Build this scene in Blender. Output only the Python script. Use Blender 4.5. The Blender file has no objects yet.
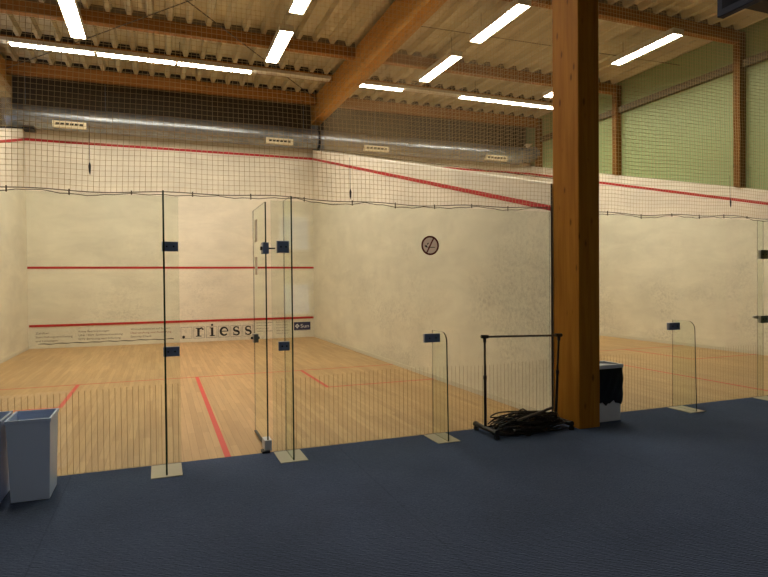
import bpy, math, random
from mathutils import Vector, Matrix
random.seed(7)
PI = math.pi
SC = bpy.context.scene
COL = SC.collection

# ------------------------------------------------------------------ helpers
ORG = {}      # world origin of every parented part
class MB:
    """collects shapes and links them as one mesh object"""
    def __init__(s): s.v = []; s.f = []; s.m = []; s.sm = []
    def add(s, vs, fs, mi=0, smooth=False):
        b = len(s.v); s.v += [tuple(v) for v in vs]
        for f in fs:
            s.f.append(tuple(b + i for i in f)); s.m.append(mi); s.sm.append(smooth)
    def box(s, x0, x1, y0, y1, z0, z1, mi=0, skip=()):
        vs = [(x0,y0,z0),(x1,y0,z0),(x1,y1,z0),(x0,y1,z0),(x0,y0,z1),(x1,y0,z1),(x1,y1,z1),(x0,y1,z1)]
        fs = dict(bottom=(0,3,2,1), top=(4,5,6,7), front=(0,1,5,4), right=(1,2,6,5), back=(2,3,7,6), left=(3,0,4,7))
        s.add(vs, [f for k, f in fs.items() if k not in skip], mi)
    def frustum(s, a, b, z0, z1, mi=0):
        (x0,x1,y0,y1) = a; (u0,u1,w0,w1) = b
        vs = [(x0,y0,z0),(x1,y0,z0),(x1,y1,z0),(x0,y1,z0),(u0,w0,z1),(u1,w0,z1),(u1,w1,z1),(u0,w1,z1)]
        s.add(vs, [(0,3,2,1),(4,5,6,7),(0,1,5,4),(1,2,6,5),(2,3,7,6),(3,0,4,7)], mi)
    def tube(s, pts, r, n=8, mi=0, cap=True, closed=False):
        pts = [Vector(p) for p in pts]; N = len(pts); rings = []
        up = None
        for i, p in enumerate(pts):
            a = pts[i-1] if (i > 0 or closed) else p; b = pts[(i+1) % N] if (i < N-1 or closed) else p
            t = (b - a).normalized()
            if up is None:
                up = Vector((0,0,1)) if abs(t.z) < .9 else Vector((1,0,0))
            u = (up - t * up.dot(t))
            if u.length < 1e-6: u = t.orthogonal()
            u.normalize(); w = t.cross(u); up = u
            rr = r[i] if isinstance(r, (list, tuple)) else r
            rings.append([p + (u*math.cos(2*PI*k/n) + w*math.sin(2*PI*k/n))*rr for k in range(n)])
        vs = [q for R in rings for q in R]; fs = []
        for i in range(N if closed else N-1):
            j = (i+1) % N
            for k in range(n):
                fs.append((i*n+k, i*n+(k+1)%n, j*n+(k+1)%n, j*n+k))
        s.add(vs, fs, mi, n > 4)
        if cap and not closed:
            s.add(rings[0], [tuple(range(n))[::-1]], mi); s.add(rings[-1], [tuple(range(n))], mi)
    def cyl(s, a, b, r, n=16, mi=0): s.tube([a, b], r, n, mi)
    def disc(s, c, r, axis, th, n=32, mi=0):
        a = Vector(c); d = Vector(axis).normalized()*th/2
        s.tube([a-d, a+d], r, n, mi)
    def prism(s, poly, y0, y1, mi=0, plane='xz'):
        """polygon in (a,b) extruded along the third axis"""
        n = len(poly)
        def P(a, b, c): return (a, c, b) if plane == 'xz' else ((c, a, b) if plane == 'yz' else (a, b, c))
        vs = [P(a, b, y0) for a, b in poly] + [P(a, b, y1) for a, b in poly]
        s.add(vs, [tuple(range(n)), tuple(range(2*n-1, n-1, -1))] + [(i, i+n, (i+1)%n+n, (i+1)%n) for i in range(n)], mi)
    def build(s, name, mats, parent=None, bevel=0):
        me = bpy.data.meshes.new(name); me.from_pydata(s.v, [], s.f)
        if not isinstance(mats, (list, tuple)): mats = [mats]
        for m in mats: me.materials.append(m)
        me.polygons.foreach_set('material_index', s.m); me.polygons.foreach_set('use_smooth', s.sm)
        me.update()
        import bmesh
        bm = bmesh.new(); bm.from_mesh(me); bmesh.ops.recalc_face_normals(bm, faces=bm.faces[:]); bm.to_mesh(me); bm.free()
        o = bpy.data.objects.new(name, me); COL.objects.link(o)
        if parent is not None:
            o.parent = parent; org = ORG.get(parent.name, Vector(parent.location)); me.transform(Matrix.Translation(-org)); ORG[o.name] = org
        if bevel:
            md = o.modifiers.new('bevel', 'BEVEL'); md.width = bevel; md.segments = 2; md.limit_method = 'ANGLE'
        return o

def box(name, mat, x0, x1, y0, y1, z0, z1, parent=None, bevel=0):
    m = MB(); m.box(x0,x1,y0,y1,z0,z1); return m.build(name, mat, parent, bevel)
def tag(o, label=None, cat=None, group=None, kind=None):
    if label: o['label'] = label
    if cat: o['category'] = cat
    if group: o['group'] = group
    if kind: o['kind'] = kind
    return o
def thing(name, loc, label, cat, group=None):
    o = bpy.data.objects.new(name, None); COL.objects.link(o); o.location = loc; o.empty_display_size = .1
    return tag(o, label, cat, group)
def struct(o, label=None): return tag(o, label, kind='structure')
def copy_tree(o, off, label=None, parent=None):
    c = o.copy(); COL.objects.link(c)
    if parent is None: c.location = Vector(o.location) + Vector(off)
    else: c.parent = parent
    if label: c['label'] = label
    for ch in list(o.children): copy_tree(ch, off, None, c)
    return c

# ------------------------------------------------------------------ materials
def lin(c):
    return tuple((x/255/12.92 if x/255 <= .04045 else ((x/255+.055)/1.055)**2.4) for x in c) + (1,)
def mat(name, rgb, rough=.6, metal=0., spec=.5, **k):
    m = bpy.data.materials.new(name); m.use_nodes = True
    b = m.node_tree.nodes['Principled BSDF']
    b.inputs['Base Color'].default_value = lin(rgb); b.inputs['Roughness'].default_value = rough
    b.inputs['Metallic'].default_value = metal; b.inputs['Specular IOR Level'].default_value = spec
    return m
def N(m, t, **k):
    n = m.node_tree.nodes.new(t)
    for a, b in k.items():
        if a in n.inputs.keys(): n.inputs[a].default_value = b
        else: setattr(n, a, b)
    return n
def L(m, a, b): m.node_tree.links.new(a, b)
def coords(m, scale=(1,1,1), rot=(0,0,0)):
    g = N(m, 'ShaderNodeNewGeometry'); mp = N(m, 'ShaderNodeMapping')
    mp.inputs['Scale'].default_value = scale; mp.inputs['Rotation'].default_value = rot
    L(m, g.outputs['Position'], mp.inputs['Vector']); return mp.outputs['Vector']
def ramp(m, src, stops):
    r = N(m, 'ShaderNodeValToRGB'); L(m, src, r.inputs['Fac'])
    e = r.color_ramp.elements
    while len(e) < len(stops): e.new(.5)
    for i, (p, c) in enumerate(stops): e[i].position = p; e[i].color = c
    return r.outputs['Color']
def noise(m, vec, scale, detail=3, rough=.55, dist=0):
    n = N(m, 'ShaderNodeTexNoise'); n.inputs['Scale'].default_value = scale; n.inputs['Detail'].default_value = detail
    n.inputs['Roughness'].default_value = rough; n.inputs['Distortion'].default_value = dist
    L(m, vec, n.inputs['Vector']); return n.outputs['Fac']
def mix(m, fac, a, b, mode='MIX'):
    x = N(m, 'ShaderNodeMix'); x.data_type = 'RGBA'; x.blend_type = mode
    for s, v in ((0, fac), (6, a), (7, b)):
        if isinstance(v, bpy.types.NodeSocket): L(m, v, x.inputs[s])
        else: x.inputs[s].default_value = v
    return x.outputs[2]
def bsdf(m): return m.node_tree.nodes['Principled BSDF']
W1 = (1,1,1,1); K1 = (0,0,0,1)
def g(v): return (v,v,v,1)
def bump(m, h, strength, dist=.01):
    b = N(m, 'ShaderNodeBump'); b.inputs['Strength'].default_value = strength; b.inputs['Distance'].default_value = dist
    L(m, h, b.inputs['Height']); L(m, b.outputs['Normal'], bsdf(m).inputs['Normal'])

# plaster of the court walls: cream white with grey scuffs and ball marks
def plaster(name, rgb, marks=1.0, zlo=0.1, zhi=3.0):
    m = mat(name, rgb, .75, spec=.25)
    p = coords(m)
    big = ramp(m, noise(m, p, .9, 4, .6), [(.35, g(.90)), (.65, g(1.0))])
    c = mix(m, 1.0, lin(rgb), big, 'MULTIPLY')
    st = coords(m, (.45,.45,1.5))
    strk = ramp(m, noise(m, st, 1.9, 7, .72, .5), [(.40, g(.91)), (.60, g(1.0))])
    c = mix(m, 1.0, c, strk, 'MULTIPLY')
    # scuffs where balls hit
    spot = ramp(m, noise(m, p, 26, 6, .85), [(.46, g(0)), (.64, g(1))])
    zone = ramp(m, noise(m, coords(m, (1,1,1.7)), .75, 3, .5, .4), [(.40, g(0)), (.66, g(1))])
    sx = N(m, 'ShaderNodeSeparateXYZ'); L(m, coords(m), sx.inputs[0])
    zr = N(m, 'ShaderNodeMapRange'); zr.inputs['From Min'].default_value = 3.0; zr.inputs['From Max'].default_value = .6
    L(m, sx.outputs['Z'], zr.inputs['Value'])
    a = N(m, 'ShaderNodeMath', operation='MULTIPLY'); L(m, spot, a.inputs[0]); L(m, zone, a.inputs[1])
    a2 = N(m, 'ShaderNodeMath', operation='MULTIPLY'); L(m, a.outputs[0], a2.inputs[0]); L(m, zr.outputs[0], a2.inputs[1])
    a3 = N(m, 'ShaderNodeMath', operation='MULTIPLY'); L(m, a2.outputs[0], a3.inputs[0]); a3.inputs[1].default_value = .40*marks
    c = mix(m, a3.outputs[0], c, lin((110,106,98)))
    L(m, c, bsdf(m).inputs['Base Color'])
    bump(m, noise(m, p, 60, 3), .12, .004)
    return m
M = {}
M['plaster'] = plaster('court_plaster', (238,231,211))
M['plaster_side'] = plaster('side_wall_plaster', (238,231,212), 1.3)
M['plaster_top'] = mat('wall_edge_paint', (212,205,186), .8)

# timber: long grain with a few knots
def timber(name, c1, c2, axis='y', rough=.5):
    m = mat(name, c1, .65, spec=.12)
    sc = {'x': (.5,8,8), 'y': (8,.5,8), 'z': (8,8,.5)}[axis]
    v = coords(m, sc)
    f = noise(m, v, 2.2, 6, .6, .6)
    c = ramp(m, f, [(.3, lin(c2)), (.7, lin(c1))])
    lam = N(m, 'ShaderNodeTexWave'); lam.bands_direction = {'x':'Z','y':'Z','z':'X'}[axis]; lam.inputs['Scale'].default_value = 3.9
    L(m, coords(m), lam.inputs['Vector'])
    lc = ramp(m, lam.outputs['Fac'], [(.0, g(.84)), (.06, g(1))])
    c = mix(m, .6, c, lc, 'MULTIPLY')
    kn = N(m, 'ShaderNodeTexVoronoi'); kn.inputs['Scale'].default_value = 1
    L(m, coords(m, {'x': (2.5,9,9), 'y': (9,2.5,9), 'z': (9,9,3.6)}[axis]), kn.inputs['Vector'])
    kc = ramp(m, kn.outputs['Distance'], [(.07, g(.35)), (.17, g(1))])
    c = mix(m, .85, c, kc, 'MULTIPLY')
    L(m, c, bsdf(m).inputs['Base Color'])
    return m
M['glulam_z'] = timber('column_timber', (176,120,38), (148,96,26), 'z')
M['glulam_y'] = timber('rafter_timber', (204,154,82), (182,130,62), 'y')
M['glulam_x'] = timber('purlin_timber', (166,116,62), (140,94,46), 'x')
M['post_green'] = timber('wall_post_timber', (130,92,44), (108,74,34), 'z')

# sports floor: narrow boards laid along the court
def court_floor():
    m = mat('court_boards', (205,160,100), .42, spec=.4)
    br = N(m, 'ShaderNodeTexBrick'); L(m, coords(m, (1,1,1), (0,0,PI/2)), br.inputs['Vector'])
    br.inputs['Scale'].default_value = 1.0; br.inputs['Brick Width'].default_value = .9; br.inputs['Row Height'].default_value = .065
    br.inputs['Mortar Size'].default_value = .0012; br.offset = .37; br.inputs['Bias'].default_value = 0
    br.inputs['Color1'].default_value = lin((202,166,116)); br.inputs['Color2'].default_value = lin((184,147,99)); br.inputs['Mortar'].default_value = lin((150,110,62))
    f = ramp(m, noise(m, coords(m, (14,.9,1)), 1.6, 5, .6), [(.3, g(.86)), (.7, g(1.04))])
    c = mix(m, 1, br.outputs['Color'], f, 'MULTIPLY')
    big = ramp(m, noise(m, coords(m, (1,.6,1)), .9, 3, .5), [(.35, g(.9)), (.65, g(1.02))])
    c = mix(m, 1, c, big, 'MULTIPLY')
    L(m, c, bsdf(m).inputs['Base Color']); return m
M['court'] = court_floor()

def carpet():
    m = mat('navy_carpet', (58,72,98), .95, spec=.05)
    w = N(m, 'ShaderNodeTexWave'); w.inputs['Scale'].default_value = 22; w.inputs['Distortion'].default_value = 5.0
    w.inputs['Detail'].default_value = 2; L(m, coords(m, (1,1,1), (0,0,.22)), w.inputs['Vector']); w.bands_direction = 'Y'
    f = noise(m, coords(m), 95, 3, .8)
    a = N(m, 'ShaderNodeMath', operation='ADD'); L(m, w.outputs['Fac'], a.inputs[0]); L(m, f, a.inputs[1])
    h = N(m, 'ShaderNodeMath', operation='MULTIPLY'); L(m, a.outputs[0], h.inputs[0]); h.inputs[1].default_value = .5
    c = ramp(m, h.outputs[0], [(.22, lin((37,46,63))), (.8, lin((100,114,144)))])
    big = ramp(m, noise(m, coords(m), 1.3, 4, .6), [(.3, g(.86)), (.7, g(1.06))])
    c = mix(m, 1, c, big, 'MULTIPLY')
    # seams between carpet strips
    sx = N(m, 'ShaderNodeSeparateXYZ'); L(m, coords(m), sx.inputs[0])
    md = N(m, 'ShaderNodeMath', operation='PINGPONG'); L(m, sx.outputs['X'], md.inputs[0]); md.inputs[1].default_value = 1.03
    sm = ramp(m, md.outputs[0], [(.0, g(.78)), (.006, g(1))])
    c = mix(m, 1, c, sm, 'MULTIPLY')
    L(m, c, bsdf(m).inputs['Base Color']); bump(m, h.outputs[0], .5, .004); return m
M['carpet'] = carpet()

def deck():
    m = mat('roof_deck_paint', (196,180,148), .55, spec=.3)
    c = ramp(m, noise(m, coords(m, (2,.4,1)), 1.2, 4, .6), [(.3, lin((186,173,138))), (.7, lin((212,202,168)))])
    L(m, c, bsdf(m).inputs['Base Color']); return m
M['deck'] = deck()
def green():
    m = mat('green_panel', (172,182,122), .5, spec=.35)
    w = N(m, 'ShaderNodeTexWave'); w.bands_direction = 'Y'; w.inputs['Scale'].default_value = 3.1
    L(m, coords(m), w.inputs['Vector'])
    c = ramp(m, w.outputs['Fac'], [(.0, lin((134,148,98))), (.12, lin((148,162,112)))])
    L(m, c, bsdf(m).inputs['Base Color']); bump(m, w.outputs['Fac'], .25, .01); return m
M['green'] = green()
M['rail'] = mat('rail_timber', (100,88,54), .6)
M['red'] = mat('red_line_paint', (178,34,30), .6)
M['red_floor'] = mat('red_floor_paint', (205,62,50), .5)
M['rearwall'] = mat('dark_back_cladding', (78,66,48), .8)
M['void'] = mat('lounge_wall', (120,112,98), .9)
def galv():
    m = mat('galvanised_steel', (176,178,176), .38, .85)
    c = ramp(m, noise(m, coords(m, (1,3,3)), 5, 4, .6), [(.3, lin((128,132,134))), (.7, lin((166,170,172)))])
    L(m, c, bsdf(m).inputs['Base Color'])
    return m
M['galv'] = galv()
M['steel'] = mat('grey_steel', (118,118,116), .5, .4)
M['vent'] = mat('cream_grille', (226,214,178), .5)
M['ventdark'] = mat('grille_slot', (60,54,40), .7)
M['fixture'] = mat('fixture_housing', (206,198,176), .5)
M['rod'] = mat('brace_steel', (92,84,70), .6, .2)
M['net'] = mat('net_cord', (196,176,136), .8)
M['rope'] = mat('net_border_rope', (82,72,54), .8)
M['black'] = mat('black_plastic', (22,22,22), .45)
M['blackmetal'] = mat('black_tube', (26,25,24), .35, .2)
M['chrome'] = mat('dull_chrome', (120,116,110), .35, .8)
M['cable'] = mat('black_cable', (26,23,21), .4)
M['cable2'] = mat('brown_cable', (46,34,27), .45)
M['bin'] = mat('grey_bin_plastic', (188,206,238), .4)
M['white'] = mat('white_plastic', (198,204,214), .4)
M['bag'] = mat('black_bag', (12,12,15), .28)
M['clamp'] = mat('clamp_steel', (118,136,172), .4, .2)
M['clampdark'] = mat('clamp_dark', (34,36,42), .4, .4)
M['clampl'] = mat('bright_clamp_steel', (150,150,146), .3, .8)
M['plate'] = mat('brushed_floor_plate', (176,170,152), .45, .5)
M['glass_edge'] = mat('glass_edge_green', (26,48,34), .25)
M['glass_edge_light'] = mat('glass_edge_pale', (120,150,126), .2)
M['stripe'] = mat('stripe_film', (136,114,76), .7)
M['ink'] = mat('black_ink', (22,20,20), .6)
M['ink_soft'] = mat('faded_ink', (60,52,42), .7)
M['ink_red'] = mat('faded_red_ink', (136,70,50), .7)
M['ink_green'] = mat('faded_green_ink', (84,92,58), .7)
M['panelpaint'] = mat('lettering_field', (226,219,202), .7)
M['navy'] = mat('navy_sticker', (30,34,78), .5)
M['tag_white'] = mat('sticker_white', (222,222,228), .5)
M['signring'] = mat('sign_dark_red', (104,16,18), .5)
M['signface'] = mat('sign_grey', (232,218,214), .5)
M['paper'] = mat('note_paper', (236,228,214), .7)
M['tv'] = mat('screen_black', (10,14,34), .6, 0, .1)
M['tvframe'] = mat('screen_frame', (26,36,64), .5, 0, .2)
M['rib_shade'] = mat('rib_gap_shade', (52,43,33), .9); M['rib_shade_pale'] = mat('pale_rib_gap_shade', (128,114,90), .9)  # dark and pale colours painted in for shade in the deck's rib gaps
M['bulk'] = mat('dark_bulkhead', (66,56,48), .7)
M['winframe'] = mat('window_frame_white', (210,210,205), .5)

def glass_mat():
    m = bpy.data.materials.new('clear_glass'); m.use_nodes = True
    nt = m.node_tree; nt.nodes.remove(nt.nodes['Principled BSDF'])
    out = nt.nodes['Material Output']
    tr = N(m, 'ShaderNodeBsdfTransparent'); tr.inputs['Color'].default_value = (.955,.98,.955,1)
    gl = N(m, 'ShaderNodeBsdfGlossy'); gl.inputs['Roughness'].default_value = .0
    fr = N(m, 'ShaderNodeFresnel'); fr.inputs['IOR'].default_value = 1.5
    mx = N(m, 'ShaderNodeMixShader'); ge = N(m, 'ShaderNodeNewGeometry'); inv = N(m, 'ShaderNodeMath', operation='SUBTRACT'); inv.inputs[0].default_value = 1; L(m, ge.outputs['Backfacing'], inv.inputs[1])
    fm = N(m, 'ShaderNodeMath', operation='MULTIPLY'); L(m, fr.outputs[0], fm.inputs[0]); L(m, inv.outputs[0], fm.inputs[1]); L(m, fm.outputs[0], mx.inputs[0]); L(m, tr.outputs[0], mx.inputs[1]); L(m, gl.outputs[0], mx.inputs[2])
    L(m, mx.outputs[0], out.inputs['Surface']); return m
def translucent(m, f):
    nt = m.node_tree; b = bsdf(m); tl = N(m, 'ShaderNodeBsdfTranslucent'); tl.inputs['Color'].default_value = b.inputs['Base Color'].default_value
    mx = N(m, 'ShaderNodeMixShader'); mx.inputs[0].default_value = f; L(m, b.outputs[0], mx.inputs[1]); L(m, tl.outputs[0], mx.inputs[2])
    L(m, mx.outputs[0], nt.nodes['Material Output'].inputs['Surface'])
translucent(M['net'], .45); translucent(M['paper'], .6); translucent(M['signface'], .75); translucent(M['signring'], .5)
def see_through(m, f):
    nt = m.node_tree; tl = N(m, 'ShaderNodeBsdfTransparent'); mx = N(m, 'ShaderNodeMixShader'); mx.inputs[0].default_value = f
    L(m, bsdf(m).outputs[0], mx.inputs[1]); L(m, tl.outputs[0], mx.inputs[2]); L(m, mx.outputs[0], nt.nodes['Material Output'].inputs['Surface'])
see_through(M['glass_edge_light'], .6)
M['glass'] = glass_mat()
def emis(name, rgb, s):
    m = bpy.data.materials.new(name); m.use_nodes = True
    b = bsdf(m); b.inputs['Base Color'].default_value = lin((240,240,240))
    b.inputs['Emission Color'].default_value = rgb; b.inputs['Emission Strength'].default_value = s; return m
M['lamp'] = emis('lit_diffuser', (1.0,.92,.78,1), 44.0)

# ------------------------------------------------------------------ the shell
ZD = 6.1      # underside of the roof deck
o = struct(box('floor', M['carpet'], -7, 13.15, -9, 0.0, -.1, 0), 'dark navy carpet of the viewing lounge')
o = box('floor_court', M['court'], 0, 6.4, 0, 9.75, -.1, 0); struct(o, 'light wooden board floor of the near court'); court1 = o
o = box('floor_court', M['court'], 6.65, 13.05, 0, 9.75, -.1, 0); struct(o, 'light wooden board floor of the neighbouring court'); court2 = o
def floor_lines(x0, parent):
    w = .05; z0, z1 = 0, .0008
    def ln(a,b,c,d): box('court_line', M['red_floor'], a,b,c,d, z0, z1, parent)
    ln(x0, x0+6.4, 4.31-.016, 4.31+.016)                    # short line
    ln(x0+3.2-w/2, x0+3.2+w/2, 0.0, 4.31-w/2)             # half court line
    for s in (0, 1):
        xi = x0+1.6 if s == 0 else x0+4.8
        ln(xi-w/2, xi+w/2, 2.71-w/2, 4.31-w/2)
        if s == 0: ln(x0, xi-w/2, 2.71-.02, 2.71+.02)
        else: ln(xi+w/2, x0+6.4, 2.71-.02, 2.71+.02)
floor_lines(0, court1); floor_lines(6.65, court2)

ZT = 4.80
def front_wall(x0, x1, label):
    w = struct(box('wall_front', M['plaster'], x0, x1, 9.75, 9.95, 0, 4.885), label)
    box('out_line', M['red'], x0, x1, 9.745, 9.7502, 4.545, 4.60, w)
    box('service_line', M['red'], x0, x1, 9.745, 9.7502, 1.755, 1.805, w)
    box('tin_line', M['red'], x0+.02, x1-.02, 9.735, 9.7502, .475, .525, w)
    return w
wf = front_wall(0, 6.4, 'cream front wall of the near court with sponsor lettering at its foot')
wf2 = front_wall(6.65, 13.05, 'cream front wall of the neighbouring court behind the dividing wall')
def side_wall(name, x0, x1, label, faces):
    top = lambda y: 2.40 + (ZT-2.40)*y/9.75
    m = MB(); m.prism([(0.0, 0), (9.95, 0), (9.95, top(9.95)), (0.0, top(0))], x0, x1, 0, 'yz')
    w = struct(m.build(name, M['plaster_side']), label)
    ol = lambda y: 2.155 + (4.572-2.155)*y/9.75
    for s in faces:
        xf = x1 if s > 0 else x0
        m = MB(); m.prism([(0.0, ol(0)-.027), (9.75, ol(9.75)-.027), (9.75, ol(9.75)+.027), (0.0, ol(0)+.027)], min(xf, xf+s*.004), max(xf, xf+s*.004), 0, 'yz')
        m.build('out_line', M['red'], w)
        box('wall_skirting', M['plaster_top'], min(xf, xf+s*.01), max(xf, xf+s*.01), 0.02, 9.74, 0, .06, w)
    return w
side_wall('wall_left', -.25, 0, 'scuffed cream left wall of the near court', (1,))
side_wall('wall_middle', 6.4, 6.65, 'scuffed cream wall dividing the two courts', (-1, 1))
side_wall('wall_right', 13.05, 13.15, 'scuffed cream far right wall of the neighbouring court', (-1,))
# dark strip standing in for the shadow gap between dividing wall and column
struct(box('shade_strip_1', M['bulk'], 6.401, 6.411, -.012, -.001, 0, 2.4))

# hall shell
struct(box('wall_green', M['green'], 13.16, 13.3, -9, 10.6, 0, 6.3), 'pale green panelled hall wall above the far court wall')
struct(box('wall_back', M['rearwall'], -7, 13.16, 10.12, 10.27, 0, 6.3), 'dark hall wall behind the ventilation duct')
struct(box('wall_west', M['void'], -7.15, -7, -9, 10.6, 0, 6.3))
WN = [(5.45,6.15,.6,1.4), (5.35,6.15,2.15,3.05)]
m = MB(); m.box(-7.15, 5.35, -9.15, -9, 0, 6.3); m.box(6.15, 13.3, -9.15, -9, 0, 6.3); m.box(5.35, 5.45, -9.15, -9, .6, 1.4)
for r_, s_ in ((0,.6), (1.4,2.15), (3.05,6.3)): m.box(5.35, 6.15, -9.15, -9, r_, s_)
struct(m.build('wall_rear', M['void']))
for i, (a, b, c, d_) in enumerate(WN):
    m = MB()
    for (p, q, r, s) in ((a,a+.05,c,d_),(b-.05,b,c,d_),(a,b,c,c+.05),(a,b,d_-.05,d_)):
        m.box(p, q, -9.1, -9.04, r, s)
    w = struct(m.build('window_%d' % (i+1), M['winframe']))
    box('pane', M['glass'], a+.04, b-.04, -9.075, -9.069, c+.04, d_-.04, w)

# trapezoidal steel roof deck, ribs along the courts
m = MB(); P = .333; prof = []
x = -7.1
while x < 13.3:
    prof += [(x, ZD), (x+.07, ZD), (x+.105, ZD+.1), (x+.298, ZD+.1)]; x += P
prof.append((x, ZD))
n = len(prof)
vs = [(a, -9.1, z) for a, z in prof] + [(a, 10.7, z) for a, z in prof]
m.add(vs, [(i, i+1, n+i+1, n+i) for i in range(n-1)])
m.box(-7.15, 13.3, -9.15, 10.75, ZD+.13, ZD+.2)
struct(m.build('ceiling', M['deck']), 'beige corrugated steel roof deck over the hall')

for x0, lab in ((6.41, 'heavy laminated timber rafter running over the dividing wall to the column'), (-.50, 'laminated timber rafter end at the top left corner')):
    struct(box('rafter_beam', M['glulam_y'], x0, x0+.245, -8.9, 9.93, 5.5, ZD-.002, None, .006), lab)
for y0, x1 in ((-3.3, 0), (-.1, 0), (3.0, 0), (6.2, 0), (9.3, 0)):
    for a, b in ((-6.9,-.51), (-.25, 6.405), (6.66, 13.0)):
        if y0 == -.1: continue
        struct(box('purlin_beam', M['glulam_x'], a, b, y0, y0+.14, ZD-(.25 if y0 > 9 else .21), ZD-.002, None, .004))
for a, b in ((-.25, 6.405), (6.66, 13.0)):
    struct(box('purlin_beam', M['glulam_x'], a, b, 7.86, 7.98, ZD-.14, ZD-.002))
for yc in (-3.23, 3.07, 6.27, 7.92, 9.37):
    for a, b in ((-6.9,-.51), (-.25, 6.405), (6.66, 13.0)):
        struct(box('shade_strip_1', M['rib_shade' if yc > 7 else 'rib_shade_pale'], a, b, yc-.05, yc+.05, ZD+.001, ZD+.098))  # strips added so the rib gaps above the purlins look shaded
struct(box('column', M['glulam_z'], 6.412, 6.657, -.41, -.02, 0, 5.499, None, .008), 'thick square laminated timber column standing at the end of the dividing wall')
for x0 in (6.45, -.47):
    m = MB(); m.box(x0, x0+.16, 9.96, 9.97, 0, 5.499); m.box(x0, x0+.16, 10.10, 10.11, 0, 5.499); m.box(x0+.075, x0+.085, 9.97, 10.10, 0, 5.499)
    struct(m.build('steel_column', M['steel']))
for y0 in (-3.3, 3.0, 6.2, 9.3):
    struct(box('wall_post_column', M['post_green'], 13.0, 13.158, y0, y0+.14, 3.0 if y0 > 0 else 0, ZD-.003, None, .004), None)
# notch posts end on the sloping wall top
for o in [q for q in bpy.data.objects if q.name.startswith('wall_post_column')]:
    y = max(v.co.y for v in o.data.vertices)
    if y > 0:
        for v in o.data.vertices:
            if v.co.z < 4: v.co.z = 2.40 + 2.4*v.co.y/9.75 + .002
struct(box('rail_beam', M['rail'], 13.06, 13.158, -8.9, 2.99, 5.42, 5.56)); 
for a, b in ((3.145, 6.195), (6.345, 9.295)):
    struct(box('rail_beam', M['rail'], 13.06, 13.158, a, b, 5.42, 5.56))

# wind bracing rods under the deck
def rod(name, a, b, label, r=.012):
    q = MB(); q.cyl(a, b, r, 8); return tag(q.build(name, M['rod']), label, 'steel rod')
RODZ = 5.86
rod('bracing_rod', (-.2, 9.15, 5.879), (3.95, 3.85, 5.879), 'thin steel bracing rod rising from the left end of the duct across the deck', .009)
rod('bracing_rod', (6.3, 8.95, 5.858), (1.0, 1.95, 5.858), 'thin steel bracing rod sloping down to the foot of the heavy rafter', .009)
rod('roof_cable', (6.7, 4.43, 5.882), (12.9, 4.28, 5.882), 'thin cable strung across the deck of the neighbouring court', .006)

q = MB(); q.tube([(6.93,.35,ZD+.09),(6.90,.33,5.2),(6.89,.30,4.3),(6.90,.32,3.6)], .006, 6); q.tube([(6.90,.32,3.6),(6.90,.32,3.5)], .012, 8)
tag(q.build('hanging_cord', M['rod']), 'thin cord hanging from the roof deck just left of the timber column', 'cord')

# ------------------------------------------------------------------ ceiling lights
def ceiling_light(cx, y0, label, group):
    t = thing('ceiling_light', (cx, (y0+.75), 5.75), label, 'ceiling light', group)
    y1 = y0 + 1.5
    q = MB(); q.box(cx-.125, cx+.125, y0-.02, y1+.02, 5.77, 5.85); q.box(cx-.125, cx-.115, y0-.02, y1+.02, 5.742, 5.77); q.box(cx+.115, cx+.125, y0-.02, y1+.02, 5.742, 5.77)
    q.box(cx-.115, cx+.115, y0-.02, y0-.01, 5.742, 5.77); q.box(cx-.115, cx+.115, y1+.01, y1+.02, 5.742, 5.77)
    q.build('housing', M['fixture'], t)
    box('diffuser', M['lamp'], cx-.102, cx+.102, y0-.002, y1+.002, 5.752, 5.7695, t)
    for yy in (y0+.2, y1-.2):
        r = MB(); r.cyl((cx, yy, 5.85), (cx, yy, ZD+.09), .004, 6); r.build('hanger', M['rod'], t)
    return t
gl = 'ceiling lights hung lengthwise over the courts'
first = ceiling_light(1.42, 5.12, 'bright ceiling light at the top left, pointing at the left end of the front wall', gl)
SP = [(4.80,5.12,'ceiling light hung just left of the heavy rafter, the farther of two in line'),
      (8.10,5.12,'ceiling light just right of the heavy rafter, farther and lower of two in line'),
      (11.32,5.12,'ceiling light almost hidden behind the timber column'),
      (4.80,2.88,'ceiling light left of the rafter cut off by the top of the picture'),
      (8.10,2.90,'ceiling light left of the column nearer and higher of two in line'),
      (11.32,2.90,'ceiling light right of the timber column in front of the green wall'),
      (1.42,2.88,'ceiling light over the left half of the near court, nearer one'),
      (1.42,.68,'ceiling light over the near court, left one closest to the glass'),
      (4.80,.68,'ceiling light over the near court, right one closest to the glass'),
      (8.10,.68,'ceiling light over the neighbouring court, left one closest to the glass'),
      (1.42,-8.2,'added ceiling light behind the camera, far left, to brighten the lounge'),  # lounge pair is unseen, added to lift the dim carpet
      (4.80,-8.2,'added ceiling light behind the camera, far middle, to brighten the lounge')]
for x, y, lab in SP: copy_tree(first, (x-1.42, y-5.12, 0), lab)
def track(a, b, label):
    t = thing('light_track', (a, 7.35, 5.8), label, 'light track')
    box('rail', M['fixture'], a, b, 7.25, 7.46, 5.785, 5.845, t)
    for xx in (a+.9, (a+b)/2, b-.9):
        r = MB(); r.cyl((xx, 7.35, 5.845), (xx, 7.35, ZD+.09), .005, 6); r.build('hanger', M['rod'], t)
track(.05, 6.2, 'long beige light track across the near court below the deck')
track(6.7, 12.9, 'long beige light track across the neighbouring court')
def strip(a, b, label):
    t = thing('ceiling_strip_light', ((a+b)/2, 7.35, 5.74), label, 'strip light', 'strip lights in the cross tracks')
    box('housing', M['fixture'], a, b, 7.255, 7.455, 5.765, 5.784, t)
    box('diffuser', M['lamp'], a+.015, b-.015, 7.285, 7.425, 5.752, 5.765, t)
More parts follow.
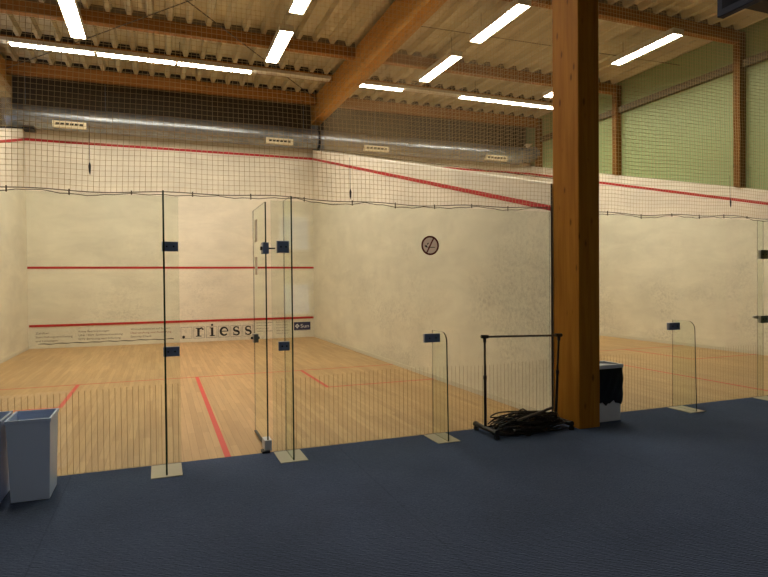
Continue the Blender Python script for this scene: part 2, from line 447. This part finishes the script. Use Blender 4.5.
for a, b, lab in ((.22,1.60,'leftmost of the three strip lights in line over the near court'),
                  (1.64,3.05,'middle one of the three strip lights in line over the near court'),
                  (3.08,4.52,'rightmost of the three strip lights in line over the near court'),
                  (6.75,7.92,'strip light just right of the heavy rafter, crossed by a thin rod'),
                  (9.38,10.76,'strip light left of the timber column, second past the rafter'),
                  (10.80,12.2,'strip light running behind the timber column')): strip(a, b, lab)

# ------------------------------------------------------------------ duct
t = thing('ventilation_duct', (-.3, 9.5, 5.03), 'long round galvanised duct above the front walls of both courts', 'ventilation duct')
def pipe(name, a, b, r, m_):
    q = MB(); q.tube([(a,9.5,5.01),(b,9.5,5.01)], r, 40); return q.build(name, m_, t)
pipe('pipe_section', -.28, 6.44, .247, M['galv']); pipe('pipe_section', 6.5, 12.4, .247, M['galv'])
q = MB(); q.tube([(6.44,9.5,5.01),(6.5,9.5,5.01)], .262, 40)
q.build('joint_ring', M['clampdark'], t)
q = MB(); q.tube([(12.4,9.5,5.01),(12.45,9.5,5.01)], .257, 40); q.build('joint_ring', M['galv'], t)
pts = [(12.45+.12*i, 9.5, 5.03+.015*i) for i in range(6)]
q = MB(); q.tube(pts, [.2,.235,.2,.235,.2,.22], 32); q.build('flexible_hose', M['steel'], t)
q = MB(); q.tube([(12.75,9.45,5.2),(12.75,9.45,5.33)], .06, 20); q.tube([(12.75,9.45,5.33),(12.75,9.45,5.35)], .11, 20); q.build('air_cap', M['vent'], t)
for xx in (.05, 1.6, 3.9, 6.1, 8.0, 10.2):
    q = MB(); q.tube([(xx,9.5,5.01),(xx+.03,9.5,5.01)], .252, 40); q.tube([(xx+.015, 9.5, 5.26),(xx+.015, 9.5, ZD+.08)], .006, 6); q.build('hanger_strap', M['galv'], t)
for a, b in ((.62,1.22), (5.16,5.76), (7.66,8.3), (11.25,11.9)):
    a -= .02; b += .03
    q = MB(); q.box(a, b, 9.25, 9.36, 4.785, 4.915)
    k = 6
    for i in range(k):
        u = a+.05+(b-a-.1)*(i+.5)/k
        q.prism([(u-.04,4.825),(u+.03,4.825),(u+.04,4.875),(u-.03,4.875)], 9.245, 9.2505, 1)
    q.build('air_grille', [M['vent'], M['ventdark']], t)
# cradle bracket under the left end of the duct
m = MB(); m.box(.008, .22, 9.40, 9.62, 4.735, 4.757, 0); m.box(.05,1.25,9.735,9.749,4.83,4.848); m.box(.008,.22,9.62,9.749,4.735,4.757)
tag(m.build('duct_bracket', M['clampdark']), 'dark steel bracket under the left end of the duct', 'bracket')

# ------------------------------------------------------------------ nets
def net(name, pfun, ulen, vlen, nu, nv, r, label, rope=True):
    """pfun(u, v) -> point; strands along u and v"""
    t = thing(name, tuple(pfun(0, vlen)), label, 'safety net')
    q = MB()
    su = max(2, int(ulen/.25)); sv = max(2, int(vlen/.2))
    for i in range(nu+1):
        u = ulen*i/nu
        q.tube([pfun(u, vlen*j/sv) for j in range(sv+1)], r, 3, 0, False)
    for j in range(nv+1):
        v = vlen*j/nv
        q.tube([pfun(ulen*i/su, v) for i in range(su+1)], r, 3, 0, False)
    q.build('mesh', M['net'], t)
    return t
def front_net(x0, x1, label):
    z0, z1 = 2.135, 5.99
    def pf(u, v):            # v from top (0) to bottom
        x = x0 + u; z = z1 + (z0-z1)*v/(z1-z0)
        k = max(0, (v-2.6)/(z1-z0-2.6))
        y = -.03 - .012*math.sin(x*2.1+z*1.3) - .02*math.sin(PI*k)
        x += .05*k*math.sin(1.7*x+.8)*min(1, (x-x0)*3, (x1-x)*3)
        z += k*(.012*math.sin(2.3*x) + .008*math.sin(7.1*x+1))
        return Vector((x, y, z))
    t = net('safety_net', pf, x1-x0, z1-z0, int((x1-x0)/.039), int((z1-z0)/.039), .0017, label)
    pts = []; pts2 = []
    L_ = x1-x0; n = int(L_/.06)
    for i in range(n+1):
        p = pf(L_*i/n, z1-z0); pts.append(p + Vector((0, -.004, .0)))
        sag = .018*abs(math.sin(PI*i/(n/(L_/.62)))) + .004*math.sin(i*1.9)
        pts2.append(p + Vector((0, -.006, -.008-sag)))
    q = MB(); q.tube(pts, .0035, 6); q.tube(pts2, .003, 6)
    for i in range(0, n+1, 7): q.tube([pts[i]+Vector((0,0,.012)), pts2[i]-Vector((0,0,.01))], .005, 6)
    q.build('border_rope', M['rope'], t)
    q = MB(); q.tube([(x0, -.03, 5.99), (x1, -.03, 5.99)], .006, 6); q.build('support_wire', M['rod'], t)
    return t
front_net(0.02, 6.40, 'knotted safety net hanging above the glass of the near court')
front_net(6.67, 12.98, 'knotted safety net above the neighbouring court, right of the timber column')
def side_net(x, label):
    def pf(u, v):
        y = .05 + u; zt = 5.49; zb = 2.43 + (ZT-2.40)*y/9.75
        f = v/3.0; z = zt + (zb-zt)*f
        return Vector((x + .015*math.sin(y*1.7+z), y, z))
    q = MB(); ul = 9.12
    t = thing('safety_net', (x, .05, 2.5), label, 'safety net')
    for i in range(int(ul/.042)+1): q.tube([pf(i*.042, 3.0*j/8) for j in range(9)], .0016, 3, 0, False)
    z = 2.46
    while z < 5.49:                                  # level strands, cut where they meet the sloping wall top
        ymax = min(9.17, (z-2.43)*9.75/(ZT-2.40))
        if ymax > .2:
            n = max(2, int(ymax/.4)); q.tube([Vector((x+.015*math.sin((.05+(ymax-.05)*k/n)*1.7+z), .05+(ymax-.05)*k/n, z)) for k in range(n+1)], .0016, 3, 0, False)
        z += .042
    q.build('mesh', M['net'], t)
    q = MB(); q.tube([pf(ul*i/30, 2.98) for i in range(31)], .004, 6); q.build('border_rope', M['rope'], t)
side_net(6.53, 'safety net above the dividing wall, running back under the heavy rafter')
side_net(-.13, 'safety net above the left court wall at the picture edge')

def net_weight(px, z, label):
    t = thing('net_weight', (px, -.06, z), label, 'net clip', 'dark clips on the nets')
    q = MB(); q.tube([(px,-.06,z+.045),(px,-.06,z+.02),(px,-.06,z-.02),(px+.002,-.06,z-.045)], [.003,.009,.007,.002], 8); q.build('clip', M['black'], t)
    q = MB(); q.tube([(px,-.055,z+.045),(px,-.05,z+.32)], .0022, 5); q.build('cord', M['rope'], t)
net_weight(2.22, 2.29, 'small dark clip on a cord in the net, upper left of the front wall')
net_weight(4.256, 2.19, 'small dark clip at the net edge right of the inner front corner')
net_weight(8.86, 2.29, 'small dark clip in the net right of the column, below the green wall')

# ------------------------------------------------------------------ glass back walls
def slab_glass(name, x0, x1, y0, y1, z0, z1, parent=None, thin='y', edge='glass_edge'):
    """glass sheet: clear faces, green cut edges"""
    q = MB()
    vs = [(x0,y0,z0),(x1,y0,z0),(x1,y1,z0),(x0,y1,z0),(x0,y0,z1),(x1,y0,z1),(x1,y1,z1),(x0,y1,z1)]
    F = dict(bottom=(0,3,2,1), top=(4,5,6,7), front=(0,1,5,4), right=(1,2,6,5), back=(2,3,7,6), left=(3,0,4,7))
    clear = ('front','back') if thin == 'y' else ('left','right')
    for k, f in F.items(): q.add(vs, [f], 0 if k in clear else (1 if k == 'front' else 2))
    return q.build(name, [M['glass'], M[edge], M['glass_edge_light']], parent)
def clamp(x0, x1, y0, y1, z0, z1, parent, mats='clamp', dark_side=None):
    q = MB(); q.box(x0, x1, y0, y1, z0, z1, 0)
    zc = (z0+z1)/2
    c = q.build('clamp', M[mats], parent, .002)
    for xx in (x0+(x1-x0)*.3, x0+(x1-x0)*.72):
        q = MB(); q.tube([(xx, y0-.005, zc), (xx, y0, zc)], .007, 12); q.build('bolt', M['clampdark'], c)
GH = 2.115
def pane(x0, x1, label, x_stripes=None):
    t = thing('glass_screen', (x0, 0, 0), label, 'glass pane')
    slab_glass('pane', x0, x1, 0.001, .013, .002, GH, t, 'y', 'glass_edge_light')
    q = MB(); x = x0+.03
    while x < x1-.01:
        q.box(x-.0012, x+.0012, -.0002, .0009, .004, .62 + .012*math.sin(x*3), 0); x += .0415
    q.build('stripe_film', M['stripe'], t)
    return t
pane(0.01, 2.84, 'large clear glass pane left of the open door with fine stripes near the floor')
pane(3.575, 6.39, 'clear glass pane between the open door and the timber column')
gp2 = pane(6.67, 9.49, 'clear glass pane of the neighbouring court, right of the column')

def fin_tall(x, label, clamps, edge='glass_edge'):
    t = thing('glass_fin', (x, -.17, 0), label, 'glass fin')
    q = MB()
    slab_glass('blade', x-.006, x+.006, -.31, -.001, .006, GH, t, 'x', edge)
    box('floor_plate', M['plate'], x-.11, x+.11, -.345, -.03, 0.0002, .0055, t, .001)
    for (a, b, z0, z1, mm) in clamps: clamp(a, b, -.05, -.015, z0, z1, t, mm)
    return t
fin_tall(2.727, 'upright glass fin left of the doorway, standing on a grey floor plate', [(2.715, 2.835, 1.68, 1.755, 'clamp'), (2.715, 2.835, .855, .93, 'clamp')])
fin_tall(3.68, 'upright glass fin right of the doorway beside the open door', [(3.615, 3.715, 1.675, 1.775, 'clamp'), (3.62, 3.71, .855, .93, 'clamp')])
fin_tall(9.38, 'upright glass fin at the right picture edge', [(9.375, 9.50, 1.655, 1.76, 'clampl'), (9.375, 9.50, .89, .975, 'clampl')], 'glass_edge_light')
def fin_low(x, label):
    t = thing('glass_fin', (x, -.17, 0), label, 'glass fin')
    z1 = .97; R = .09; pts = [(-.001, .006), (-.001, z1)]
    # back top to front top with a big rounded front corner (y negative = front)
    for k in range(9):
        a = PI/2*k/8
        pts.append((-.29+.09-R*math.sin(a), z1-R+R*math.cos(a)))
    pts.append((-.31, .006))
    q = MB(); n = len(pts)
    vs = [(x-.006, y, z) for y, z in pts] + [(x+.006, y, z) for y, z in pts]
    q.add(vs, [tuple(range(n)), tuple(range(2*n-1, n-1, -1))], 0)
    for i in range(n): q.add([vs[i], vs[i+n], vs[(i+1)%n+n], vs[(i+1)%n]], [(0,1,2,3)], 2 if i in (0, n-1) else 1)
    q.build('blade', [M['glass'], M['glass_edge'], M['glass_edge_light']], t)
    box('floor_plate', M['plate'], x-.11, x+.11, -.33, -.03, 0.0002, .0055, t, .001)
    clamp(x-.10, x+.055, -.05, -.012, .86, .94, t)
fin_low(5.065, 'low glass fin with a rounded top corner beside the clothes rack')
fin_low(8.035, 'low glass fin with a rounded top corner right of the timber column')

# the glass door, swung into the court
t = thing('glass_door', (3.53, 0, 0), 'frameless glass door standing open into the near court', 'glass door')
slab_glass('leaf', 3.524, 3.536, .015, .70, .02, 2.105, t, 'x')
q = MB(); q.box(3.505, 3.555, .012, .10, 1.67, 1.765, 0); q.box(3.49, 3.505, .03, .06, 1.70, 1.73, 1); q.box(3.555, 3.612, .03, .045, 1.71, 1.722, 1)
q.build('hinge', [M['clamp'], M['clampdark']], t)
q = MB(); q.box(3.508, 3.552, .60, .70, .865, .945, 0); q.tube([(3.49,.66,.905),(3.57,.66,.905)], .012, 12, 1)
q.build('lock', [M['clampl'], M['clampdark']], t)
q = MB(); q.box(3.50, 3.56, .0, .13, .012, .10, 0); q.box(3.475, 3.54, -.03, .05, .001, .02, 1)
q.build('floor_hinge', [M['white'], M['clampdark']], t)
q = MB(); q.box(3.518, 3.542, .13, .70, .012, .022, 0); q.build('bottom_seal', M['clampdark'], t)
for z0, z1 in ((1.50,1.66), (1.80,2.0)):
    box('paper_note', M['paper'], 3.5215, 3.5235, .42, .56, z0, z1, t)
q = MB(); q.tube([(9.41,.0139,.955),(9.41,.05,.955)], .02, 12); q.tube([(9.36,.035,.955),(9.43,.035,.955)], .012, 10); tag(q.build('latch', M['clampl'], gp2), 'small round steel latch')

# prohibition sign stuck on the glass
t = thing('prohibition_sign', (5.02, -.001, 1.805), 'round dark red prohibition sticker with a diagonal bar on the glass', 'sign')
cx, cz, R = 5.048, 1.758, .090
q = MB()
def ringmesh(q, r0, r1, y0, y1, mi, n=48):
    vs = []; fs = []
    for k in range(n):
        a = 2*PI*k/n
        for r in (r0, r1):
            for y in (y0, y1): vs.append((cx+r*math.cos(a), y, cz+r*math.sin(a)))
    for k in range(n):
        i = 4*k; j = 4*((k+1) % n)
        fs += [(i,i+2,j+2,j), (i+1,j+1,j+3,i+3), (i,j,j+1,i+1), (i+2,i+3,j+3,j+2)]
    q.add(vs, fs, mi)
q.disc((cx, -.0005, cz), R*.9, (0,1,0), .001, 48); q.build('face', M['signface'], t)
q = MB(); ringmesh(q, R*.82, R, -.0022, 0, 0)
a = math.radians(62); d = Vector((math.cos(a), 0, math.sin(a))); nn = Vector((-math.sin(a), 0, math.cos(a)))
vs = []
for y in (-.0022, -.001):
    for s, w in ((-1,-1),(1,-1),(1,1),(-1,1)): vs.append(Vector((cx, y, cz)) + d*s*R*.86 + nn*w*.0065)
q.add(vs, [(0,1,2,3),(7,6,5,4),(0,4,5,1),(1,5,6,2),(2,6,7,3),(3,7,4,0)], 0)
q.build('ring_and_bar', M['signring'], t)
q = MB(); q.prism([(cx-.056,cz-.002),(cx-.042,cz+.004),(cx-.030,cz-.006),(cx-.026,cz-.022),(cx-.040,cz-.018),(cx-.052,cz-.012)], -.002, -.001)
q.prism([(cx-.034,cz+.014),(cx-.020,cz+.026),(cx-.012,cz+.022),(cx-.026,cz+.006)], -.002, -.001)
q.prism([(cx-.02,cz-.012),(cx+.05,cz-.014),(cx+.05,cz-.02),(cx-.02,cz-.02)], -.0015, -.001)
q.build('pictogram', M['ink'], t)

# ------------------------------------------------------------------ lettering at the foot of the front wall
YF = 9.7495
def text_into(q, s, x, z, h, mi, width=None, y=YF):
    cu = bpy.data.curves.new('tmp', 'FONT'); cu.body = s; cu.size = 1; cu.resolution_u = 3
    ob = bpy.data.objects.new('tmp', cu); COL.objects.link(ob)
    bpy.context.view_layer.update()
    me = bpy.data.meshes.new_from_object(ob.evaluated_get(bpy.context.evaluated_depsgraph_get()))
    xs = [v.co.x for v in me.vertices]; w = max(xs)-min(xs); x_ = min(xs)
    sx = (width/w) if width else h
    vs = [(x+(v.co.x-x_)*sx, y, z+v.co.y*h) for v in me.vertices]
    fs = [tuple(p.vertices) for p in me.polygons]
    q.add(vs, fs, mi)
    bpy.data.objects.remove(ob); bpy.data.curves.remove(cu); bpy.data.meshes.remove(me)
def stroke2(q, pts, w, mi=0, y0=None, caps=True):
    """flat thick stroke in the wall plane"""
    y0 = y0 or (YF-.003)
    P_ = [Vector((a, b)) for a, b in pts]; Lf = []; Rt = []
    for i, p in enumerate(P_):
        a = P_[max(0,i-1)]; b = P_[min(len(P_)-1,i+1)]; t_ = (b-a).normalized(); n_ = Vector((-t_.y, t_.x))
        ww = (w[i] if isinstance(w, list) else w)/2
        Lf.append(p+n_*ww); Rt.append(p-n_*ww)
    for i in range(len(P_)-1):
        q.prism([tuple(Lf[i]), tuple(Lf[i+1]), tuple(Rt[i+1]), tuple(Rt[i])], y0, YF, mi)
def arc(cx, cz, rx, rz, a0, a1, n=16):
    return [(cx+rx*math.cos(math.radians(a0+(a1-a0)*i/n)), cz+rz*math.sin(math.radians(a0+(a1-a0)*i/n))) for i in range(n+1)]
t = thing('wall_lettering', (4.0, YF, .1), 'large black typewriter lettering in thin square frames on the front wall', 'lettering')
pitch = .288; x0 = 3.140; zb = .122; xh = .212
frames = MB()
for i in range(6):
    a = x0 + i*pitch + .008; b = a + .255; c, d_ = .085, .36
    for (p, q_, r, s) in ((a,b,c,c+.006),(a,b,d_-.006,d_),(a,a+.006,c,d_),(b-.006,b,c,d_)):
        frames.box(p, q_, YF-.002, YF, r, s)
frames.build('frame_lines', M['ink_soft'], t)
def letter(i, fn):
    q = MB(); ox = x0 + (i+.5)*pitch
    fn(q, ox); q.build('letter', M['ink'], t)
def Ldot(q, ox):
    q.prism(arc(ox-.075, .125, .034, .034, 0, 345, 23), YF-.003, YF)
def Lr(q, ox):
    stroke2(q, [(ox-.025, zb), (ox-.025, zb+xh)], .054)
    q.box(ox-.085, ox+.045, YF-.003, YF, zb, zb+.022); q.box(ox-.085, ox-.02, YF-.003, YF, zb+xh-.022, zb+xh)
    stroke2(q, arc(ox+.045, zb+xh-.085, .065, .075, 170, 70, 10), [.024+.002*k for k in range(11)])
    q.prism(arc(ox+.075, zb+xh-.035, .022, .022, 0, 340, 12), YF-.003, YF)
def Li(q, ox):
    stroke2(q, [(ox+.005, zb), (ox+.005, zb+xh)], .054)
    q.box(ox-.055, ox+.065, YF-.003, YF, zb, zb+.022); q.box(ox-.055, ox+.01, YF-.003, YF, zb+xh-.022, zb+xh)
    q.prism(arc(ox+.005, zb+xh+.06, .027, .027, 0, 340, 16), YF-.003, YF)
def Le(q, ox):
    c = zb+xh/2
    a = arc(ox, c, .083, .093, 0, 318, 30)
    stroke2(q, a, [.028+.024*abs(math.sin(math.radians((318*i/30)/2)))**1.5 for i in range(31)])
    q.box(ox-.07, ox+.094, YF-.003, YF, c-.008, c+.012)
def Ls(q, ox):
    c = zb+xh/2; r = .049
    a = arc(ox, c+r+.002, .058, r, 25, 262, 18) + arc(ox, c-r-.002, .064, r, 82, -155, 18)
    n = len(a); stroke2(q, a, [.028+.026*math.exp(-((i-n/2)/(n*.22))**2) for i in range(n)])
    q.box(ox+.048, ox+.062, YF-.003, YF, zb+xh-.075, zb+xh); q.box(ox-.072, ox-.058, YF-.003, YF, zb, zb+.075)
for i, fn in enumerate((Ldot, Lr, Li, Le, Ls, Ls)): letter(i, fn)

t = thing('small_print', (.13, YF, .08), 'three columns of small print over a dark wavy line, left foot of front wall', 'lettering')
def block(x, z, lines, mats, t, widths, h=.052, dz=.078):
    for i, s in enumerate(lines):
        q = MB(); text_into(q, s, x, z-i*dz, h, 0, widths[i], YF-.001); q.build('text_line', M[mats[i]], t)
block(.14, .315, ['Zahlbar', 'Sturz-Haftungsversicherung', 'und Leistungen'], ('ink_soft','ink_soft','ink_soft'), t, (.26, .72, .42), .062, .085)
block(.98, .325, ['Keine Beschränkungen', 'UNI / EDV Systementwicklung', 'EDV Beratung und Schulung'], ('ink_soft','ink_soft','ink_soft'), t, (.62, .90, .86), .062, .085)
block(2.05, .335, ['Wirtschaftlichkeit auf System', 'Überwachung und Ausbildung', 'Security Check'], ('ink_green','ink_red','ink_soft'), t, (.86, .88, .45), .062, .085)
q = MB(); wl = [(.19+2.8*i/60, .098 + .006*math.sin(i*.9) - .004*math.sin(i*.37)) for i in range(61)]
stroke2(q, wl, [.010+.009*abs(math.sin(i*.45)) for i in range(61)], 0, YF-.002); q.build('wavy_line', M['ink'], t)
t = thing('small_print', (5.0, YF, .08), 'faint small print between the large lettering and the navy sticker', 'lettering')
for x, w in ((4.93, .40), (5.42, .34)):
    for i in range(4 if x < 5 else 5):
        q = MB(); text_into(q, ['Systeme und Software', 'Netzwerke und Service', 'Beratung und Support', 'Telefon und Telefax', 'Verkauf und Wartung'][i], x, .395-i*.07, .035, 0, w*(1-.12*(i % 3)), YF-.001); q.build('text_line', M['ink_soft'], t)
t = thing('wall_sticker', (6.09, YF, .16), 'small navy rectangular sticker with white diamond logo by the front corner', 'sticker')
box('field', M['navy'], 5.87, 6.30, YF-.002, YF, .185, .39, t)
q = MB()
for dx, dz in ((0,.034),(0,-.034),(.034,0),(-.034,0)):
    cx_, cz_ = 5.955+dx, .29+dz
    for s in (-1, 1):
        stroke2(q, [(cx_-.02, cz_+s*.008+.0), (cx_+.02, cz_+s*.008)], .009, 0, YF-.004)
    q.prism([(cx_-.026,cz_),(cx_,cz_-.026),(cx_+.026,cz_),(cx_,cz_+.026)], YF-.0035, YF-.002)
q.build('logo', M['tag_white'], t)
q = MB(); text_into(q, 'Sun', 6.04, .245, .13, 0, .22, YF-.0035); q.build('printed_text', M['tag_white'], t)
q = MB(); text_into(q, 'microsystems partner', 5.89, .165, .03, 0, .32, YF-.001); q.build('caption', M['ink_soft'], t)

# ------------------------------------------------------------------ litter bins
def bin_grey(x0, y0, label, rz=0):
    """tall tapered square bin; x0,y0 = near left rim corner"""
    t = thing('litter_bin', (x0+.135, y0+.165, 0), label, 'bin', 'tall grey bins by the glass')
    W, D, H, th = .268, .33, .545, .006
    def rect(i, e): # inset i, extra e
        return (x0+i-e, x0+W-i+e, y0+i*1.2-e, y0+D-i-.0+e)
    q = MB()
    ob = (x0+.024, x0+W-.02, y0+.03, y0+D-.012); ot = (x0+.006, x0+W-.006, y0+.006, y0+D-.006)
    ib = tuple(v+s for v, s in zip(ob, (th,-th,th,-th))); it = tuple(v+s for v, s in zip(ot, (th,-th,th,-th)))
    def ring(r, z): return [(r[0],r[2],z),(r[1],r[2],z),(r[1],r[3],z),(r[0],r[3],z)]
    vs = ring(ob,0)+ring(ot,H-.02)+ring(it,H-.02)+ring(ib,.012)
    fs = [(3,2,1,0),(12,13,14,15)]
    for a in range(3):
        for k in range(4): fs.append((a*4+k, a*4+(k+1)%4, a*4+4+(k+1)%4, a*4+4+k))
    q.add(vs, fs); q.build('body', M['bin'], t, .003)
    q = MB()
    o_ = (x0,x0+W,y0,y0+D); i_ = (x0+.014,x0+W-.014,y0+.014,y0+D-.014)
    vs = ring(o_,H-.024)+ring(o_,H)+ring(i_,H)+ring(i_,H-.024); fs = []
    for a in range(4):
        for k in range(4): fs.append((a*4+k, a*4+(k+1)%4, ((a+1)%4)*4+(k+1)%4, ((a+1)%4)*4+k))
    q.add(vs, fs); q.build('rim', M['bin'], t, .002)
    return t
bin_grey(1.744, -.52, 'tall tapered grey bin standing in full view at the left')
bin_grey(1.455, -.49, 'tall grey bin cut off by the left picture edge, beside its twin')

t = thing('litter_bin', (6.89, -.15, 0), 'white bin lined with a black bag behind the timber column', 'bin')
q = MB(); q.frustum((6.735,7.035,-.275,-.03), (6.72,7.042,-.285,-.022), 0.0, .53); q.build('body', M['white'], t, .006)
q = MB()
o_ = (6.712,7.055,-.295,-.016); i_ = (6.735,7.03,-.27,-.04)
def ring(r, z): return [(r[0],r[2],z),(r[1],r[2],z),(r[1],r[3],z),(r[0],r[3],z)]
vs = ring(o_,.537)+ring(o_,.572)+ring(i_,.572)+ring(i_,.537); fs = []
for a in range(4):
    for k in range(4): fs.append((a*4+k, a*4+(k+1)%4, ((a+1)%4)*4+(k+1)%4, ((a+1)%4)*4+k))
q.add(vs, fs); q.box(6.735,7.03,-.27,-.04,.541,.55); q.build('lid', M['white'], t)
q = MB(); NX = 56; NZ = 12; rows = []
per = []
for k in range(NX):
    s = k/NX*4; e = s % 1; c = int(s)
    A = [(6.722,-.287),(7.046,-.287),(7.046,-.022),(6.722,-.022)]; p0 = A[c]; p1 = A[(c+1) % 4]
    per.append((p0[0]+(p1[0]-p0[0])*e, p0[1]+(p1[1]-p0[1])*e))
for j in range(NZ+1):
    f = j/NZ; z = .535 - f*.345
    for k, (px, py) in enumerate(per):
        dx, dy = px-6.893, py+.155; l = math.hypot(dx, dy)
        b = .004 + .009*math.sin(PI*f) + .006*math.sin(k*1.7+j*.9)*math.sin(PI*f) + .004*math.sin(k*3.1)
        zz = z + (.018*math.sin(k*.9)+.012*math.sin(k*2.3) if j == NZ else 0)
        rows.append((px+dx/l*b, min(py+dy/l*b, -.002), zz))
fs = [(j*NX+k, j*NX+(k+1)%NX, (j+1)*NX+(k+1)%NX, (j+1)*NX+k) for j in range(NZ) for k in range(NX)]
q.add(rows, fs, 0, True); q.build('bag', M['bag'], t)

# ------------------------------------------------------------------ clothes rack
t = thing('clothes_rack', (5.9, -.23, 0), 'low black rolling clothes rack with an empty rail beside the timber column', 'clothes rack')
for xb, ya, yb in ((5.49,-.42,-.05), (6.325,-.40,-.06)):
    q = MB(); q.tube([(xb,ya,.062),(xb,yb,.062)], .022, 12)
    q.tube([(xb,ya-.008,.062),(xb,ya+.02,.062)], .026, 12); q.tube([(xb,yb-.02,.062),(xb,yb+.008,.062)], .026, 12)
    q.build('base_bar', M['blackmetal'], t)
    for yy in (ya+.005, yb-.005):
        q = MB(); q.box(xb-.010, xb+.010, yy-.012, yy+.012, .03, .05); c = q.build('caster', M['black'], t)
        for w0, w1 in ((-.016,-.0105), (.0105,.016)):
            q = MB(); q.tube([(xb+w0,yy-.008,.022),(xb+w1,yy-.008,.022)], .0218, 16); q.build('wheel', M['black'], c)
for xb, xt, zt in ((5.49, 5.487, .908), (6.275, 6.315, .888)):
    q = MB(); q.tube([(xb,-.23,.07),(xb+(xt-xb)*.6,-.23,.53)], .0135, 12); q.build('upright_sleeve', M['blackmetal'], t)
    q = MB(); q.tube([(xb+(xt-xb)*.6,-.23,.53),(xt,-.23,zt)], .010, 12); q.build('upright', M['blackmetal'], t)
    q = MB(); q.tube([(xb+(xt-xb)*.58,-.23,.515),(xb+(xt-xb)*.63,-.23,.55)], .017, 12); q.build('collar', M['clampdark'], t)
    q = MB(); q.tube([(xt-.035,-.23,zt+.003),(xt+.035,-.23,zt)], .0165, 12); q.tube([(xt,-.23,zt-.05),(xt,-.23,zt)], .0155, 12); q.build('corner_joint', M['black'], t)
q = MB(); q.tube([(5.51,-.23,.908),(6.29,-.23,.888)], .0095, 12); q.build('top_rail', M['chrome'], t)
for yy in (-.27, -.19):
    q = MB(); q.tube([(5.49,yy,.062),(6.325,yy,.062)], .009, 10); q.build('cross_bar', M['blackmetal'], t)

# tangled black cables heaped on the rack's base
q = MB(); q2 = MB()
for i in range(46):
    cx_ = random.uniform(5.74, 6.04); cy_ = random.uniform(-.34,-.20); lx = random.uniform(.14,.33); ly = random.uniform(.04,.11)
    tx = random.uniform(-.16,.16); ph = random.uniform(0, 6); k1 = random.uniform(.006,.03); lift = random.random()**1.6*.10; pts = []
    for k in range(30):
        a = 2*PI*k/30; hx = math.cos(a)*lx*(1+.2*math.sin(2*a+ph))
        x = min(6.29, max(5.53, cx_+hx))
        z = .085 + lift*(1-.5*abs(x-5.92)/.4) + tx*(x-5.92)*.5 + k1*math.sin(2*a+ph) + .006*math.sin(5*a+ph)
        pts.append((x, cy_+math.sin(a+tx)*ly*(1+.3*math.sin(3*a+ph)), max(.008+.003*(i % 5) if cy_ < -.27 else .079+.003*(i % 5), z - (.07 if cy_ < -.27 else 0))))
    (q2 if i % 4 == 0 else q).tube(pts, random.uniform(.004,.0075), 6, 0, True, True)
t = thing('cable_heap', (5.9,-.24,0), 'heap of tangled black cables lying on the base of the clothes rack', 'cables')
q.build('black_cables', M['cable'], t); q2.build('brown_cables', M['cable2'], t)
q = MB()
for i in range(7):
    a0 = random.uniform(5.5,5.62); a1 = random.uniform(6.1,6.3); y0 = random.uniform(-.36,-.2); pts = []
    for k in range(16):
        f = k/15; pts.append((a0+(a1-a0)*f, y0+.04*math.sin(5*f+i), .09 + .10*math.sin(PI*f)**.7*(.7+.08*i/2)))
    q.tube(pts, .006, 6)
q.build('loose_loops', M['cable'], t)
q = MB(); q.tube([(5.72,-.40,.145),(6.12,-.385,.23)], .013, 12)
tag(q.build('metal_tube', M['chrome']), 'grey metal tube lying across the heap of black cables', 'tube')

# ------------------------------------------------------------------ lounge screen and bulkhead at the top right
t = thing('wall_screen', (6.30,-2.6,3.2), 'dark blue flat screen hanging at the top right corner', 'screen')
box('casing', M['tvframe'], 6.262, 6.32, -3.35, -2.0, 3.205, 3.98, t, .006)
box('display', M['tv'], 6.2605, 6.262, -3.31, -2.04, 3.25, 3.94, t)
box('mounting_arm', M['black'], 6.32, 6.44, -2.75, -2.6, 3.55, 3.7, t)
struct(box('bulkhead_slab', M['bulk'], 6.44, 9.5, -6.0, -1.98, 3.325, 6.09), 'dark boxed bulkhead above the lounge')

# ------------------------------------------------------------------ world, camera
w = bpy.data.worlds.new('world'); SC.world = w; w.use_nodes = True
b = w.node_tree.nodes['Background']; b.inputs['Color'].default_value = (.55,.72,1,1); b.inputs['Strength'].default_value = 1.3
for i, (a, b_, c_, d_) in enumerate(WN):
    ld = bpy.data.lights.new('window_portal', 'AREA'); ld.shape = 'RECTANGLE'; ld.size = b_-a; ld.size_y = d_-c_; ld.cycles.is_portal = True
    lo = bpy.data.objects.new('window_portal', ld); COL.objects.link(lo); lo.location = ((a+b_)/2, -9.2, (c_+d_)/2); lo.rotation_euler = (-PI/2, 0, 0)
yaw, pitch_, roll = .3675, -.0141, -.0087
cd = bpy.data.cameras.new('camera'); cam = bpy.data.objects.new('camera', cd); COL.objects.link(cam)
cy, sy = math.cos(yaw), math.sin(yaw); cp, sp = math.cos(pitch_), math.sin(pitch_)
f = Vector((sy*cp, cy*cp, sp)); r = Vector((cy, -sy, 0)); u = r.cross(f)
cr, sr = math.cos(roll), math.sin(roll)
X = r*cr + u*sr; Y = -r*sr + u*cr; Z = -f
cam.matrix_world = Matrix(((X.x,Y.x,Z.x,2.6967),(X.y,Y.y,Z.y,-4.9041),(X.z,Y.z,Z.z,1.438),(0,0,0,1)))
cd.sensor_width = 36; cd.lens = 582.06*36/768; cd.clip_start = .05; cd.clip_end = 100
SC.camera = cam
SC.view_settings.view_transform = 'Standard'; SC.view_settings.look = 'None'; SC.view_settings.gamma = 1
SC.view_settings.exposure = 0.08; SC.view_settings.use_curve_mapping = False
SC.cycles.max_bounces = 8; SC.cycles.transparent_max_bounces = 24; SC.cycles.diffuse_bounces = 5; SC.cycles.glossy_bounces = 3
SC.cycles.use_denoising = True; SC.cycles.caustics_reflective = False; SC.cycles.caustics_refractive = False
SC.cycles.sample_clamp_indirect = 6
